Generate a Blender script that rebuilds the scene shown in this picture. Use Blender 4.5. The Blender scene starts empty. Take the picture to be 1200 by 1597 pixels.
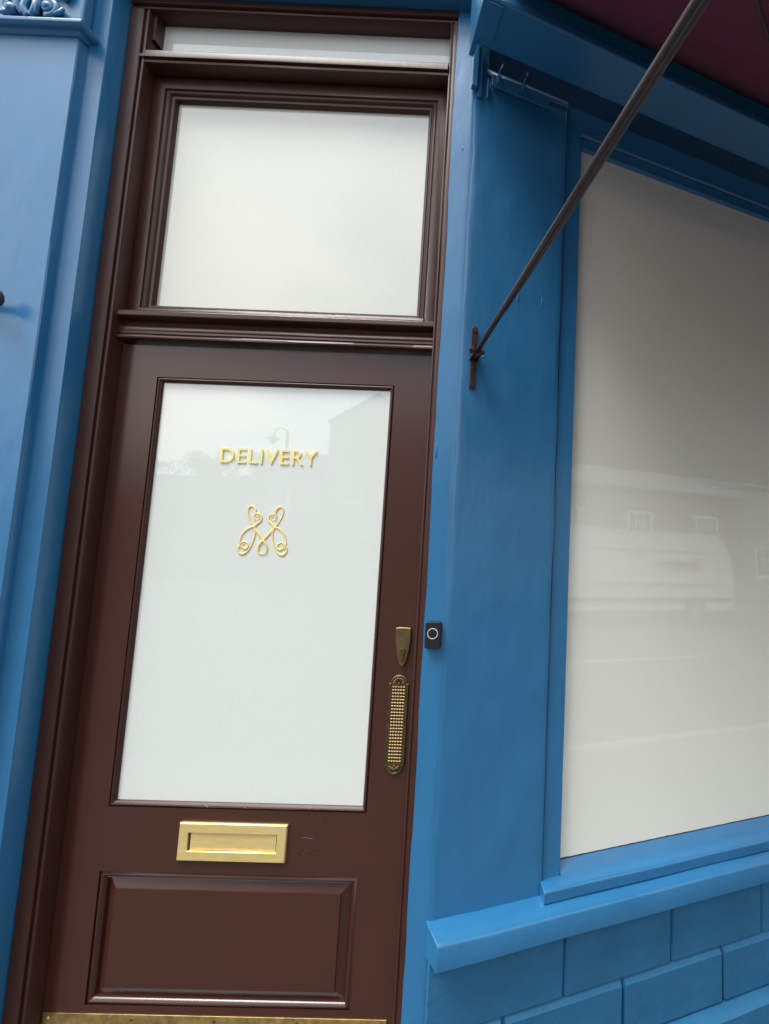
import bpy, bmesh, math, random
from mathutils import Vector, Matrix, noise

S = bpy.context.scene
COL = S.collection
rad = math.radians
random.seed(7)

# ------------------------------------------------------------------ camera, sky, sun, exposure
TH = 0.3845                      # the window wall turns 22 degrees away from the door wall
O = Vector((-0.2587, -0.045, 0)) # foot of the corner between the two walls
UX = Vector((math.cos(TH), math.sin(TH), 0)); NX = Vector((math.sin(TH), -math.cos(TH), 0))
EYE = 1.50

def make_camera():
    yaw, pitch, roll = 0.0124, 0.0997, -0.0331
    cy, sy, cp, sp, cr, sr = math.cos(yaw), math.sin(yaw), math.cos(pitch), math.sin(pitch), math.cos(roll), math.sin(roll)
    fwd = Vector((sy*cp, cy*cp, sp)); right = Vector((cy, -sy, 0)); down = fwd.cross(right)
    r = cr*right + sr*down; d = -sr*right + cr*down
    cam = bpy.data.cameras.new('camera'); o = bpy.data.objects.new('camera', cam); COL.objects.link(o)
    M = Matrix((( r.x, -d.x, -fwd.x, 0), (r.y, -d.y, -fwd.y, -1.436), (r.z, -d.z, -fwd.z, EYE), (0, 0, 0, 1)))
    o.matrix_world = M
    cam.sensor_fit = 'HORIZONTAL'; cam.sensor_width = 36; cam.lens = 36*798.7/1200
    cam.shift_x = -(863.7-600)/1200; cam.shift_y = (797.2-798.5)/1200
    cam.clip_start = 0.02; cam.clip_end = 1000
    S.camera = o
make_camera()

w = bpy.data.worlds.new('World'); S.world = w; w.use_nodes = True
nt = w.node_tree; N = nt.nodes; Lk = nt.links; N.clear()
SUN_EL, SUN_AZ = rad(61), rad(228)   # azimuth measured clockwise from +Y
sky = N.new('ShaderNodeTexSky'); sky.sky_type = 'NISHITA'; sky.sun_disc = False
sky.sun_elevation = SUN_EL; sky.sun_rotation = SUN_AZ; sky.dust_density = 4
hs = N.new('ShaderNodeHueSaturation'); hs.inputs['Saturation'].default_value = 0.35
tc = N.new('ShaderNodeTexCoord'); mp = N.new('ShaderNodeMapping'); mp.inputs['Scale'].default_value = (1, 1, 2.2)
nz = N.new('ShaderNodeTexNoise'); nz.inputs['Scale'].default_value = 2.6; nz.inputs['Detail'].default_value = 7
rp = N.new('ShaderNodeValToRGB')
rp.color_ramp.elements[0].position = 0.38; rp.color_ramp.elements[0].color = (0.50, 0.60, 0.74, 1)
rp.color_ramp.elements[1].position = 0.60; rp.color_ramp.elements[1].color = (1.06, 1.04, 1.0, 1)
sx = N.new('ShaderNodeSeparateXYZ'); mr = N.new('ShaderNodeMapRange')
mr.inputs['From Min'].default_value = 0.0; mr.inputs['From Max'].default_value = 0.9
mr.inputs['To Min'].default_value = 15.0; mr.inputs['To Max'].default_value = 20.0
vm = N.new('ShaderNodeVectorMath'); vm.operation = 'SCALE'
mx = N.new('ShaderNodeMix'); mx.data_type = 'RGBA'; mx.inputs[0].default_value = 0.82
bg = N.new('ShaderNodeBackground'); bg.inputs['Strength'].default_value = 0.10
out = N.new('ShaderNodeOutputWorld')
Lk.new(sky.outputs[0], hs.inputs['Color']); Lk.new(tc.outputs['Generated'], mp.inputs[0]); Lk.new(mp.outputs[0], nz.inputs['Vector'])
Lk.new(nz.outputs['Fac'], rp.inputs[0]); Lk.new(tc.outputs['Generated'], sx.inputs[0]); Lk.new(sx.outputs['Z'], mr.inputs['Value'])
dt = N.new('ShaderNodeVectorMath'); dt.operation = 'DOT_PRODUCT'
dt.inputs[1].default_value = (math.sin(SUN_AZ), math.cos(SUN_AZ), 0.25)
m2 = N.new('ShaderNodeMapRange'); m2.inputs['From Min'].default_value = -0.8; m2.inputs['From Max'].default_value = 1.0
m2.inputs['To Min'].default_value = 0.52; m2.inputs['To Max'].default_value = 0.84
mm_ = N.new('ShaderNodeMath'); mm_.operation = 'MULTIPLY'
Lk.new(tc.outputs['Generated'], dt.inputs[0]); Lk.new(dt.outputs['Value'], m2.inputs['Value'])
Lk.new(mr.outputs[0], mm_.inputs[0]); Lk.new(m2.outputs[0], mm_.inputs[1])
Lk.new(rp.outputs[0], vm.inputs[0]); Lk.new(mm_.outputs[0], vm.inputs['Scale'])
Lk.new(hs.outputs[0], mx.inputs[6]); Lk.new(vm.outputs[0], mx.inputs[7]); Lk.new(mx.outputs[2], bg.inputs[0]); Lk.new(bg.outputs[0], out.inputs[0])

sl = bpy.data.lights.new('sun', 'SUN'); sl.energy = 2.5; sl.angle = rad(22); sl.color = (1, 0.97, 0.92)
so = bpy.data.objects.new('sun', sl); COL.objects.link(so)
sd = Vector((math.sin(SUN_AZ)*math.cos(SUN_EL), math.cos(SUN_AZ)*math.cos(SUN_EL), math.sin(SUN_EL)))
so.rotation_euler = sd.to_track_quat('Z', 'Y').to_euler(); so.location = (0, -6, 9)

S.view_settings.view_transform = 'Standard'; S.view_settings.look = 'None'
S.view_settings.exposure = 0.52; S.view_settings.gamma = 1; S.view_settings.use_curve_mapping = False

# ------------------------------------------------------------------ materials
def mat(name, base, rough=0.5, metal=0.0, coat=0.0, coat_rough=0.1, bumps=(), vary=0.0, vscale=6, spots=None, ior=1.5, stretch=None, rvar=0.0, var_col=None, coat_ior=1.5, coat_clean=False, spec=0.5):
    """bumps: (scale, detail, strength, distance, stretch xyz) noise layers; vary: mottling of the colour; spots: (scale, threshold, colour)"""
    m = bpy.data.materials.new(name); m.use_nodes = True; t = m.node_tree; n = t.nodes; l = t.links
    b = n['Principled BSDF']
    b.inputs['Roughness'].default_value = rough; b.inputs['Metallic'].default_value = metal; b.inputs['IOR'].default_value = ior
    b.inputs['Coat Weight'].default_value = coat; b.inputs['Coat Roughness'].default_value = coat_rough; b.inputs['Coat IOR'].default_value = coat_ior
    b.inputs['Specular IOR Level'].default_value = spec
    tc = n.new('ShaderNodeTexCoord')
    col = None
    if vary or var_col:
        x = n.new('ShaderNodeTexNoise'); x.inputs['Scale'].default_value = vscale; x.inputs['Detail'].default_value = 6; x.inputs['Roughness'].default_value = 0.6
        mpn = n.new('ShaderNodeMapping'); mpn.inputs['Scale'].default_value = stretch or (1, 1, 1)
        l.new(tc.outputs['Object'], mpn.inputs[0]); l.new(mpn.outputs[0], x.inputs['Vector'])
        r = n.new('ShaderNodeValToRGB'); r.color_ramp.elements[0].position = 0.3; r.color_ramp.elements[1].position = 0.7
        c2 = var_col or tuple(min(1, c*(1+vary)) for c in base)
        r.color_ramp.elements[0].color = (*[c*(1-vary) for c in base], 1); r.color_ramp.elements[1].color = (*c2, 1)
        l.new(x.outputs['Fac'], r.inputs[0]); col = r.outputs[0]
        if rvar:
            q = n.new('ShaderNodeMapRange'); q.inputs['To Min'].default_value = max(0, rough-rvar); q.inputs['To Max'].default_value = rough+rvar
            q.inputs['From Min'].default_value = 0.3; q.inputs['From Max'].default_value = 0.7
            l.new(x.outputs['Fac'], q.inputs['Value']); l.new(q.outputs[0], b.inputs['Roughness'])
    if spots:
        for sc, th, sc_col in spots:
            v = n.new('ShaderNodeTexVoronoi'); v.inputs['Scale'].default_value = sc
            l.new(tc.outputs['Object'], v.inputs['Vector'])
            nn = n.new('ShaderNodeTexNoise'); nn.inputs['Scale'].default_value = sc*0.31; l.new(tc.outputs['Object'], nn.inputs['Vector'])
            lt = n.new('ShaderNodeMath'); lt.operation = 'LESS_THAN'; lt.inputs[1].default_value = th; l.new(v.outputs['Distance'], lt.inputs[0])
            gt = n.new('ShaderNodeMath'); gt.operation = 'GREATER_THAN'; gt.inputs[1].default_value = 0.56; l.new(nn.outputs['Fac'], gt.inputs[0])
            mu = n.new('ShaderNodeMath'); mu.operation = 'MULTIPLY'; l.new(lt.outputs[0], mu.inputs[0]); l.new(gt.outputs[0], mu.inputs[1])
            k = n.new('ShaderNodeMix'); k.data_type = 'RGBA'; k.inputs[7].default_value = (*sc_col, 1); l.new(mu.outputs[0], k.inputs[0])
            if col: l.new(col, k.inputs[6])
            else: k.inputs[6].default_value = (*base, 1)
            col = k.outputs[2]
    if col: l.new(col, b.inputs['Base Color'])
    else: b.inputs['Base Color'].default_value = (*base, 1)
    prev = None
    for sc, det, st, dist, stv in bumps:
        x = n.new('ShaderNodeTexNoise'); x.inputs['Scale'].default_value = sc; x.inputs['Detail'].default_value = det
        mpn = n.new('ShaderNodeMapping'); mpn.inputs['Scale'].default_value = stv
        l.new(tc.outputs['Object'], mpn.inputs[0]); l.new(mpn.outputs[0], x.inputs['Vector'])
        bu = n.new('ShaderNodeBump'); bu.inputs['Strength'].default_value = st; bu.inputs['Distance'].default_value = dist
        l.new(x.outputs['Fac'], bu.inputs['Height'])
        if prev: l.new(prev, bu.inputs['Normal'])
        prev = bu.outputs[0]
    if prev:
        l.new(prev, b.inputs['Normal'])
        if coat and not coat_clean: l.new(prev, b.inputs['Coat Normal'])
    return m

BLUE = (0.020, 0.158, 0.345)
M = {}
M['blue'] = mat('blue_gloss_paint', BLUE, 0.42, spec=0.2, coat=0.75, coat_rough=0.27, coat_ior=1.66, vary=0.05, vscale=6, rvar=0.08,
                bumps=((8, 3, 0.28, 0.012, (1, 1, 0.5)), (55, 3, 0.30, 0.0016, (1, 1, 0.2)), (420, 2, 0.16, 0.0005, (1, 1, 1))))
M['blue_stone'] = mat('blue_painted_render', (0.021, 0.135, 0.275), 0.55, spec=0.3, coat=0.15, coat_rough=0.3, vary=0.10, vscale=7,
                bumps=((9, 3, 0.5, 0.014, (1, 1, 1)), (60, 4, 0.35, 0.003, (1, 1, 1)), (500, 2, 0.2, 0.0005, (1, 1, 1))),
                spots=((30, 0.030, (0.5, 0.56, 0.6)),))
M['brown'] = mat('chocolate_gloss_paint', (0.050, 0.0150, 0.0090), 0.45, spec=0.15, coat=0.6, coat_rough=0.4, coat_ior=1.55, vary=0.10, vscale=8,
                bumps=((14, 3, 0.22, 0.004, (1, 1, 0.3)), (120, 3, 0.30, 0.0010, (1, 1, 0.12)), (500, 2, 0.15, 0.0003, (1, 1, 1))))
M['brown_door'] = mat('smooth_chocolate_satin_paint', (0.054, 0.0160, 0.0095), 0.5, spec=0.15, coat=0.75, coat_rough=0.2, coat_ior=1.6, vary=0.06, vscale=5, rvar=0.04,
                bumps=((700, 2, 0.25, 0.0003, (1, 1, 1)), (6, 2, 0.10, 0.004, (1, 1, 0.5))))
M['film'] = mat('frosted_white_glass', (0.745, 0.785, 0.745), 0.55, coat=1.0, coat_rough=0.0, coat_ior=1.85, coat_clean=True, vary=0.03, vscale=230,
                bumps=((900, 2, 0.25, 0.0003, (1, 1, 1)),), spots=((38, 0.022, (0.25, 0.25, 0.22)),))
M['film_warm'] = mat('frosted_cream_glass', (0.63, 0.645, 0.58), 0.5, coat=1.0, coat_rough=0.03, coat_ior=1.85, vary=0.045, vscale=200,
                bumps=((330, 3, 0.25, 0.0004, (1, 1, 1)), (7, 2, 0.06, 0.004, (1, 1, 1))), spots=((34, 0.026, (0.2, 0.2, 0.17)),))
M['film_window'] = mat('frosted_ivory_glass', (0.92, 0.93, 0.82), 0.5, coat=1.0, coat_rough=0.0, coat_ior=2.05, coat_clean=True, vary=0.03, vscale=230,
                bumps=((700, 2, 0.25, 0.0004, (1, 1, 1)),))
M['brass'] = mat('polished_brass', (0.96, 0.74, 0.31), 0.45, metal=0.6, vary=0.07, vscale=30, stretch=(1, 1, 6), rvar=0.08, bumps=((300, 2, 0.15, 0.0003, (1, 1, 1)),))
M['brass_worn'] = mat('tarnished_brass', (0.56, 0.39, 0.15), 0.42, metal=0.9, vary=0.35, vscale=38, rvar=0.12, bumps=((160, 4, 0.25, 0.0004, (1, 1, 1)),))
M['bronze'] = mat('antique_bronze', (0.19, 0.135, 0.066), 0.45, metal=0.9, vary=0.12, vscale=60, rvar=0.08, bumps=((300, 3, 0.2, 0.0003, (1, 1, 1)),))
M['dark_hole'] = mat('dark_hole_and_shadow', (0.015, 0.012, 0.01), 0.7)  # keyhole, and the painted shadow behind the letter flap
M['gold'] = mat('gold_lettering', (0.93, 0.78, 0.27), 0.45, metal=0.15, vary=0.05, vscale=40)
M['gold2'] = mat('gold_emblem', (0.92, 0.69, 0.26), 0.5, metal=0.1, vary=0.12, vscale=60)
M['iron'] = mat('brown_painted_iron', (0.032, 0.014, 0.012), 0.45, coat=0.3, coat_rough=0.2, vary=0.2, vscale=40, bumps=((150, 3, 0.3, 0.0008, (1, 1, 1)),))
M['iron_red'] = mat('oxide_brown_iron', (0.036, 0.011, 0.008), 0.45, coat=0.3, coat_rough=0.2, vary=0.2, vscale=60, bumps=((120, 3, 0.4, 0.0010, (1, 1, 1)),))
M['fabric'] = mat('burgundy_canvas', (0.15, 0.022, 0.052), 0.85, vary=0.08, vscale=12, bumps=((900, 2, 0.4, 0.0005, (1, 1, 1)), (5, 2, 0.2, 0.01, (1, 1, 1))))
M['black'] = mat('black_plastic', (0.006, 0.006, 0.007), 0.5, vary=0.1, vscale=90, bumps=((700, 2, 0.2, 0.0003, (1, 1, 1)),))
M['ring'] = mat('pale_ring_plastic', (0.62, 0.64, 0.68), 0.35)
M['black_paint'] = mat('old_dark_backing', (0.008, 0.016, 0.03), 0.8, vary=0.2)
M['mastic'] = mat('dark_glazing_seal', (0.02, 0.022, 0.025), 0.7, vary=0.3, vscale=90)
M['asphalt'] = mat('asphalt', (0.055, 0.055, 0.058), 0.85, vary=0.25, vscale=3, bumps=((120, 4, 0.6, 0.004, (1, 1, 1)),))
M['white_line'] = mat('road_line_paint', (0.30, 0.30, 0.28), 0.6, vary=0.1, vscale=12)
M['kerb'] = mat('kerb_stone', (0.20, 0.195, 0.18), 0.8, vary=0.15, vscale=9)

def paving():
    m = bpy.data.materials.new('paving_slabs'); m.use_nodes = True; t = m.node_tree; b = t.nodes['Principled BSDF']
    tc = t.nodes.new('ShaderNodeTexCoord'); br = t.nodes.new('ShaderNodeTexBrick')
    br.inputs['Scale'].default_value = 1.0; br.inputs['Brick Width'].default_value = 0.6; br.inputs['Row Height'].default_value = 0.45; br.inputs['Mortar Size'].default_value = 0.006
    br.inputs['Color1'].default_value = (0.11, 0.107, 0.10, 1); br.inputs['Color2'].default_value = (0.085, 0.083, 0.08, 1); br.inputs['Mortar'].default_value = (0.09, 0.09, 0.085, 1)
    t.links.new(tc.outputs['Object'], br.inputs['Vector']); t.links.new(br.outputs[0], b.inputs['Base Color']); b.inputs['Roughness'].default_value = 0.8
    return m
M['paving'] = paving()
def bricks(name, c1, c2, mortar):
    m = bpy.data.materials.new(name); m.use_nodes = True; t = m.node_tree; b = t.nodes['Principled BSDF']
    tc = t.nodes.new('ShaderNodeTexCoord'); s = t.nodes.new('ShaderNodeSeparateXYZ'); c = t.nodes.new('ShaderNodeCombineXYZ')
    ad = t.nodes.new('ShaderNodeMath'); br = t.nodes.new('ShaderNodeTexBrick')
    br.inputs['Scale'].default_value = 1.0; br.inputs['Brick Width'].default_value = 0.225; br.inputs['Row Height'].default_value = 0.075; br.inputs['Mortar Size'].default_value = 0.006
    br.inputs['Color1'].default_value = (*c1, 1); br.inputs['Color2'].default_value = (*c2, 1); br.inputs['Mortar'].default_value = (*mortar, 1)
    t.links.new(tc.outputs['Object'], s.inputs[0]); t.links.new(s.outputs[0], ad.inputs[0]); t.links.new(s.outputs[1], ad.inputs[1])
    t.links.new(ad.outputs[0], c.inputs[0]); t.links.new(s.outputs[2], c.inputs[1]); t.links.new(c.outputs[0], br.inputs['Vector'])
    t.links.new(br.outputs[0], b.inputs['Base Color']); b.inputs['Roughness'].default_value = 0.85
    return m
M['brick'] = bricks('yellow_stock_brick', (0.22, 0.175, 0.12), (0.17, 0.13, 0.09), (0.20, 0.185, 0.165))
M['render'] = mat('pale_render', (0.34, 0.33, 0.31), 0.8, vary=0.08, vscale=1.5)
M['slate'] = mat('roof_slate', (0.10, 0.105, 0.115), 0.6, vary=0.2, vscale=5)
M['white_paint'] = mat('white_gloss_paint', (0.78, 0.78, 0.76), 0.35, vary=0.03)
M['house_glass'] = mat('dark_window_glass', (0.03, 0.035, 0.04), 0.05, coat=1, coat_rough=0.02)
M['van_white'] = mat('van_white_paint', (0.74, 0.75, 0.76), 0.25, coat=1, coat_rough=0.05, vary=0.02)
M['van_dark'] = mat('van_rubber_and_trim', (0.03, 0.03, 0.032), 0.6, vary=0.1)
M['logo_red'] = mat('logo_red_vinyl', (0.45, 0.03, 0.04), 0.4)
M['logo_grey'] = mat('logo_grey_vinyl', (0.05, 0.05, 0.07), 0.4)
M['lamp_iron'] = mat('lamp_post_paint', (0.03, 0.035, 0.035), 0.5, vary=0.1)
M['lamp_glass'] = mat('lamp_lantern_glass', (0.45, 0.45, 0.42), 0.2)
M['bark'] = mat('grey_bark', (0.12, 0.10, 0.08), 0.85, vary=0.3, vscale=20)
M['rim'] = mat('wheel_rim_metal', (0.5, 0.5, 0.52), 0.35, metal=0.8)
M['lens'] = mat('red_lamp_lens', (0.4, 0.02, 0.02), 0.2, coat=1)

# ------------------------------------------------------------------ geometry helpers
def fD(a, b, z): return Vector((a, -b, z))                       # door wall: a along, b out towards the street
def fW(a, b, z): return O + a*UX + b*NX + Vector((0, 0, z))      # window wall
def fX(a, b, z): return Vector((a, b, z))

class MB:
    def __init__(s, f=fX): s.v = []; s.fc = []; s.f = f
    def add(s, verts, faces, f=None):
        k = len(s.v); g = f or s.f
        s.v += [g(*p) for p in verts]; s.fc += [tuple(i+k for i in q) for q in faces]
    def box(s, a0, a1, b0, b1, z0, z1, f=None):
        s.add([(a, b, z) for a in (a0, a1) for b in (b0, b1) for z in (z0, z1)],
              [(0, 1, 3, 2), (4, 6, 7, 5), (0, 4, 5, 1), (2, 3, 7, 6), (0, 2, 6, 4), (1, 5, 7, 3)], f)
    def ring(s, x0, x1, z0, z1, prof, f=None, cap=False):
        """mitred frame: prof = [(inset, b), ...] from the outer edge inwards"""
        vs = []; fs = []
        for i, b in prof:
            vs += [(x0+i, b, z0+i), (x1-i, b, z0+i), (x1-i, b, z1-i), (x0+i, b, z1-i)]
        for k in range(len(prof)-1):
            for j in range(4):
                fs.append((4*k+j, 4*k+(j+1) % 4, 4*k+4+(j+1) % 4, 4*k+4+j))
        if cap: k = 4*(len(prof)-1); fs.append((k, k+1, k+2, k+3))
        s.add(vs, fs, f)
    def extr(s, prof, c0, c1, axis='a', f=None, n=1, wav=None):
        """closed profile extruded. axis 'a': prof = (b, z); axis 'z': prof = (a, b). wav(t, i) -> offset for hand-made unevenness"""
        m = len(prof); vs = []; fs = []
        for k in range(n+1):
            c = c0 + (c1-c0)*k/n
            for i, (p, q) in enumerate(prof):
                o = wav(c, i) if wav else (0, 0)
                vs.append((c, p+o[0], q+o[1]) if axis == 'a' else (p+o[0], q+o[1], c))
        for k in range(n):
            for i in range(m): fs.append((k*m+i, k*m+(i+1) % m, (k+1)*m+(i+1) % m, (k+1)*m+i))
        fs.append(tuple(range(m))); fs.append(tuple(range(n*m, n*m+m)))
        s.add(vs, fs, f)
    def tube(s, pts, r, n=10, f=None, flat=None, caps=True):
        """round tube along points (local coords); r number or list; flat=(axis vector, factor) squashes it"""
        g = f or s.f; P = [g(*p) if not isinstance(p, Vector) else p for p in pts]; k0 = len(s.v); m = len(P)
        R = r if isinstance(r, (list, tuple)) else [r]*m
        up = None
        for i, p in enumerate(P):
            d = (P[min(i+1, m-1)] - P[max(i-1, 0)]).normalized()
            if up is None:
                up = Vector((0, 0, 1)) if abs(d.z) < 0.9 else Vector((1, 0, 0))
                if flat: up = flat[0]
            if flat: up = flat[0]
            sd_ = d.cross(up).normalized(); u2 = sd_.cross(d).normalized(); 
            if not flat: up = u2
            for j in range(n):
                t = 2*math.pi*j/n
                s.v.append(p + R[i]*(math.cos(t)*sd_ + math.sin(t)*u2*(flat[1] if flat else 1)))
        for i in range(m-1):
            for j in range(n): s.fc.append((k0+i*n+j, k0+i*n+(j+1) % n, k0+(i+1)*n+(j+1) % n, k0+(i+1)*n+j))
        if caps: s.fc.append(tuple(k0+j for j in range(n))); s.fc.append(tuple(k0+(m-1)*n+j for j in range(n)))
    def cyl(s, c, d, r, h, n=24, f=None, r2=None):
        g = f or s.f; p0 = g(*c); p1 = g(c[0]+d[0]*h, c[1]+d[1]*h, c[2]+d[2]*h)
        s.tube([p0, p1], [r, r if r2 is None else r2], n)
    def poly(s, pts, b0, b1, f=None, bev=0.0):
        """outline in (a, z), extruded from b0 to b1 (front), with a small bevel on the front edge"""
        m = len(pts); cx = sum(p[0] for p in pts)/m; cz = sum(p[1] for p in pts)/m
        L = [(b0, 0), (b1-bev, 0)] + ([(b1, bev)] if bev else [])
        vs = []
        for b, sh in L:
            for x, z in pts:
                d = math.hypot(x-cx, z-cz) or 1
                vs.append((x-(x-cx)/d*sh, b, z-(z-cz)/d*sh))
        fs = [(k*m+i, k*m+(i+1) % m, (k+1)*m+(i+1) % m, (k+1)*m+i) for k in range(len(L)-1) for i in range(m)]
        fs += [tuple(range(m)), tuple(range((len(L)-1)*m, len(L)*m))]
        s.add(vs, fs, f)
    def obj(s, name, m, parent=None, bevel=0, smooth=False, loc=None, seg=2, weld=False):
        me = bpy.data.meshes.new(name); me.from_pydata([tuple(v) for v in s.v], [], s.fc); me.validate()
        bm = bmesh.new(); bm.from_mesh(me)
        if weld: bmesh.ops.remove_doubles(bm, verts=bm.verts, dist=1e-6)
        bmesh.ops.recalc_face_normals(bm, faces=bm.faces); bm.to_mesh(me); bm.free()
        me.materials.append(M[m] if isinstance(m, str) else m)
        if smooth:
            for p in me.polygons: p.use_smooth = True
        o = bpy.data.objects.new(name, me); COL.objects.link(o)
        if parent:
            o.parent = parent; o.matrix_parent_inverse = parent_inv(parent)
        if bevel:
            b = o.modifiers.new('bevel', 'BEVEL'); b.width = bevel; b.segments = seg; b.limit_method = 'ANGLE'; b.angle_limit = rad(30)
        if smooth == 'auto':
            try: me.set_sharp_from_angle(angle=rad(38))
            except Exception: pass
        return o
def parent_inv(p):
    Mx = Matrix.Translation(p.location) @ p.rotation_euler.to_matrix().to_4x4()
    if p.parent: Mx = parent_world(p.parent) @ Mx if False else Mx
    return Mx.inverted()
def thing(name, label, cat, loc=(0, 0, 0), group=None, kind=None):
    o = bpy.data.objects.new(name, None); COL.objects.link(o); o.location = loc; o.empty_display_size = 0.1
    o['label'] = label; o['category'] = cat
    if group: o['group'] = group
    if kind: o['kind'] = kind
    return o
def tag(o, label=None, cat=None, group=None, kind=None):
    if label: o['label'] = label
    if cat: o['category'] = cat
    if group: o['group'] = group
    if kind: o['kind'] = kind
    return o
def smooth_path(P, k=5, closed=False):
    out_ = []; m = len(P)
    for i in range(m-1):
        p0, p1, p2, p3 = P[max(i-1, 0)], P[i], P[i+1], P[min(i+2, m-1)]
        for j in range(k):
            t = j/k
            out_.append(tuple(0.5*((2*b) + (-a+c)*t + (2*a-5*b+4*c-d)*t*t + (-a+3*b-3*c+d)*t**3) for a, b, c, d in zip(p0, p1, p2, p3)))
    out_.append(tuple(P[-1])); return out_
def nz3(x, y, z): return noise.noise(Vector((x, y, z)))
def wavy(amp=0.0008, fr=9):
    return lambda c, i: (amp*nz3(c*fr, i*0.35, 1.7), amp*nz3(c*fr, i*0.35, 7.3))
def arc(cx, cz, r, a0, a1, n=6): return [(cx+r*math.cos(rad(a0+(a1-a0)*i/n)), cz+r*math.sin(rad(a0+(a1-a0)*i/n))) for i in range(n+1)]

# ================================================================== GROUND
g = MB(); g.add([(-150, 150, -.12), (150, 150, -.12), (150, -150, -.12), (-150, -150, -.12)], [(0, 1, 2, 3)])
tag(g.obj('road', 'asphalt'), kind='structure')
pv = MB()                                                     # near pavement follows both walls
near = [fD(-9, 0.0, 0), fD(-.2587, 0.0, 0), fW(7, -.04, 0), fW(7, 2.4, 0), fW(-.5, 2.4, 0), fD(-9, 2.5, 0)]
def slab(points, z0, z1):
    b = MB(); m = len(points); b.add([(p.x, p.y, z0) for p in points] + [(p.x, p.y, z1) for p in points],
        [tuple(range(m)), tuple(range(m, 2*m))] + [(i, (i+1) % m, m+(i+1) % m, m+i) for i in range(m)]); return b
tag(slab(near, -.11, 0).obj('pavement', 'paving'), kind='structure')
k = MB(fW); k.box(-.5, 7, 2.404, 2.53, -.116, .003); tag(k.obj('kerb', 'kerb', bevel=.012), kind='structure')
k = MB(fW); k.box(-40, 30, 13.2, 13.33, -.116, .0); tag(k.obj('kerb', 'kerb', bevel=.012), kind='structure')
k = MB(fW); k.box(-40, 30, 13.334, 17, -.116, .0); tag(k.obj('pavement', 'paving'), kind='structure')
k = MB(fW); k.box(1.6, 6.2, 6.25, 6.35, -.118, -.1155); tag(k.obj('road_marking', 'white_line'), kind='structure')

# ================================================================== SHOPFRONT WALLS
wall = thing('shopfront_wall', 'bright blue painted corner wall with block base and thick ledge right of the brown door', 'wall', (O.x, O.y, 0))
def pier():
    mb = MB(); R = .010
    cols = []                                                  # (world xy base point, outward normal)
    for i in range(9): cols.append((fD(-.318 + .050*i/8, .045, 0), Vector((0, -1, 0)), 'd'))
    c0 = fD(-.2587-.006, .045, 0)
    for i in range(1, 6):
        t = i/6; ang = TH*t
        p = O + Vector((-.006*(1-t)+.006*t*math.cos(TH), .006*t*math.sin(TH), 0)) + Vector((0, 0, 0))
        cols.append((p - .0006*math.sin(math.pi*t)*Vector((-.2, -.98, 0)), Vector((math.sin(ang), -math.cos(ang), 0)), 'c'))
    for i in range(27): cols.append((fW(.008 + (.296-.008)*i/26, 0, 0), NX.copy(), 'w'))
    for a, b in ((.2995, -.0012), (.3022, -.0035), (.3035, -.007), (.304, -.022)): cols.append((fW(a, b, 0), NX.copy(), 'e'))
    rows = 180; z1 = 3.146; vs = []
    for j in range(rows+1):
        z = z1*j/rows
        for i, (p, n, kd) in enumerate(cols):
            amp = .0026 if kd in 'wc' else .0016
            aw_ = (p-O).dot(UX)
            d = (-.004 if (kd in 'we' and aw_ > .04 and z > 2.925) else 0) + amp*nz3(p.x*6, p.y*6+3, z*3.2) + amp*.5*nz3(p.x*17, p.y*17, z*9) 
            q = p + n*d
            if kd == 'c' or (kd == 'w' and i < 17): q = q + UX*(.0045*nz3(3.3, 1.1, z*5) + .002*nz3(8, 1, z*17))*max(0, 1-abs(i-12)/7)
            if kd == 'e': q = q + UX*(.003*nz3(5, 5, z*4))
            vs.append((q.x, q.y, z))
    m = len(cols)
    mb.add(vs, [(j*m+i, j*m+i+1, (j+1)*m+i+1, (j+1)*m+i) for j in range(rows) for i in range(m-1) if not ((cols[i][0]-O).dot(UX) > .036 and z1*(j+1)/rows > 2.976)])
    mb.box(.036, .304, -.05, -.001, 2.955, 2.9725, fW)
    return mb
pier().obj('pier', 'blue', wall, smooth=True)
pr = MB(fW)
random.seed(5)
pr.tube([(.0660, -.002, 2.078), (.0660, .0008, 2.078), (.0660, .0012, 2.078), (.0660, .0004, 2.078)], [.0070, .0056, .0034, .0012], 14)
for k_ in range(2):                                            # dried paint runs and trowel nibs
    a_, z_ = random.uniform(.015, .25), random.uniform(.75, 2.8); l_ = random.uniform(.012, .05)
    pr.tube([(a_, -.0006, z_+l_), (a_+.001, .0004, z_+l_*.5), (a_, .0008, z_), (a_, -.0004, z_-.003)], [.0006, .0010, .0018, .0006], 8)
for k_ in range(2):
    x_, z_ = random.uniform(-.312, -.270), random.uniform(.8, 2.9); l_ = random.uniform(.010, .05)
    pr.tube([fD(x_, .0446, z_+l_), fD(x_+.001, .0460, z_+l_*.5), fD(x_, .0466, z_), fD(x_, .0446, z_-.003)], [.0006, .0010, .0016, .0006], 8)
pr.obj('paint_run', 'blue', wall, smooth=True)
# plaster face of the pier stops short at the top right, with the flat wall head behind it
h = MB(fW)
h.box(.306, 2.9, -.030, -.012, 2.905, 2.972)
h.box(2.42, 2.9, -.030, -.011, .60, 2.905)
h.obj('wall_head', 'blue', wall)
h = MB(fW); h.box(.034, 2.9, -.16, -.10, 2.90, 3.4); h.box(.030, .0345, -.10, -.006, 2.975, 3.4); h.box(.02, 2.9, -.099, -.031, 2.906, 2.968); h.obj('backing_board', 'blue_stone', wall)
h = MB(fW); h.box(.30, 2.9, -.30, -.06, 0.0, 2.9); h.obj('inner_wall', 'black_paint', wall)
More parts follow.
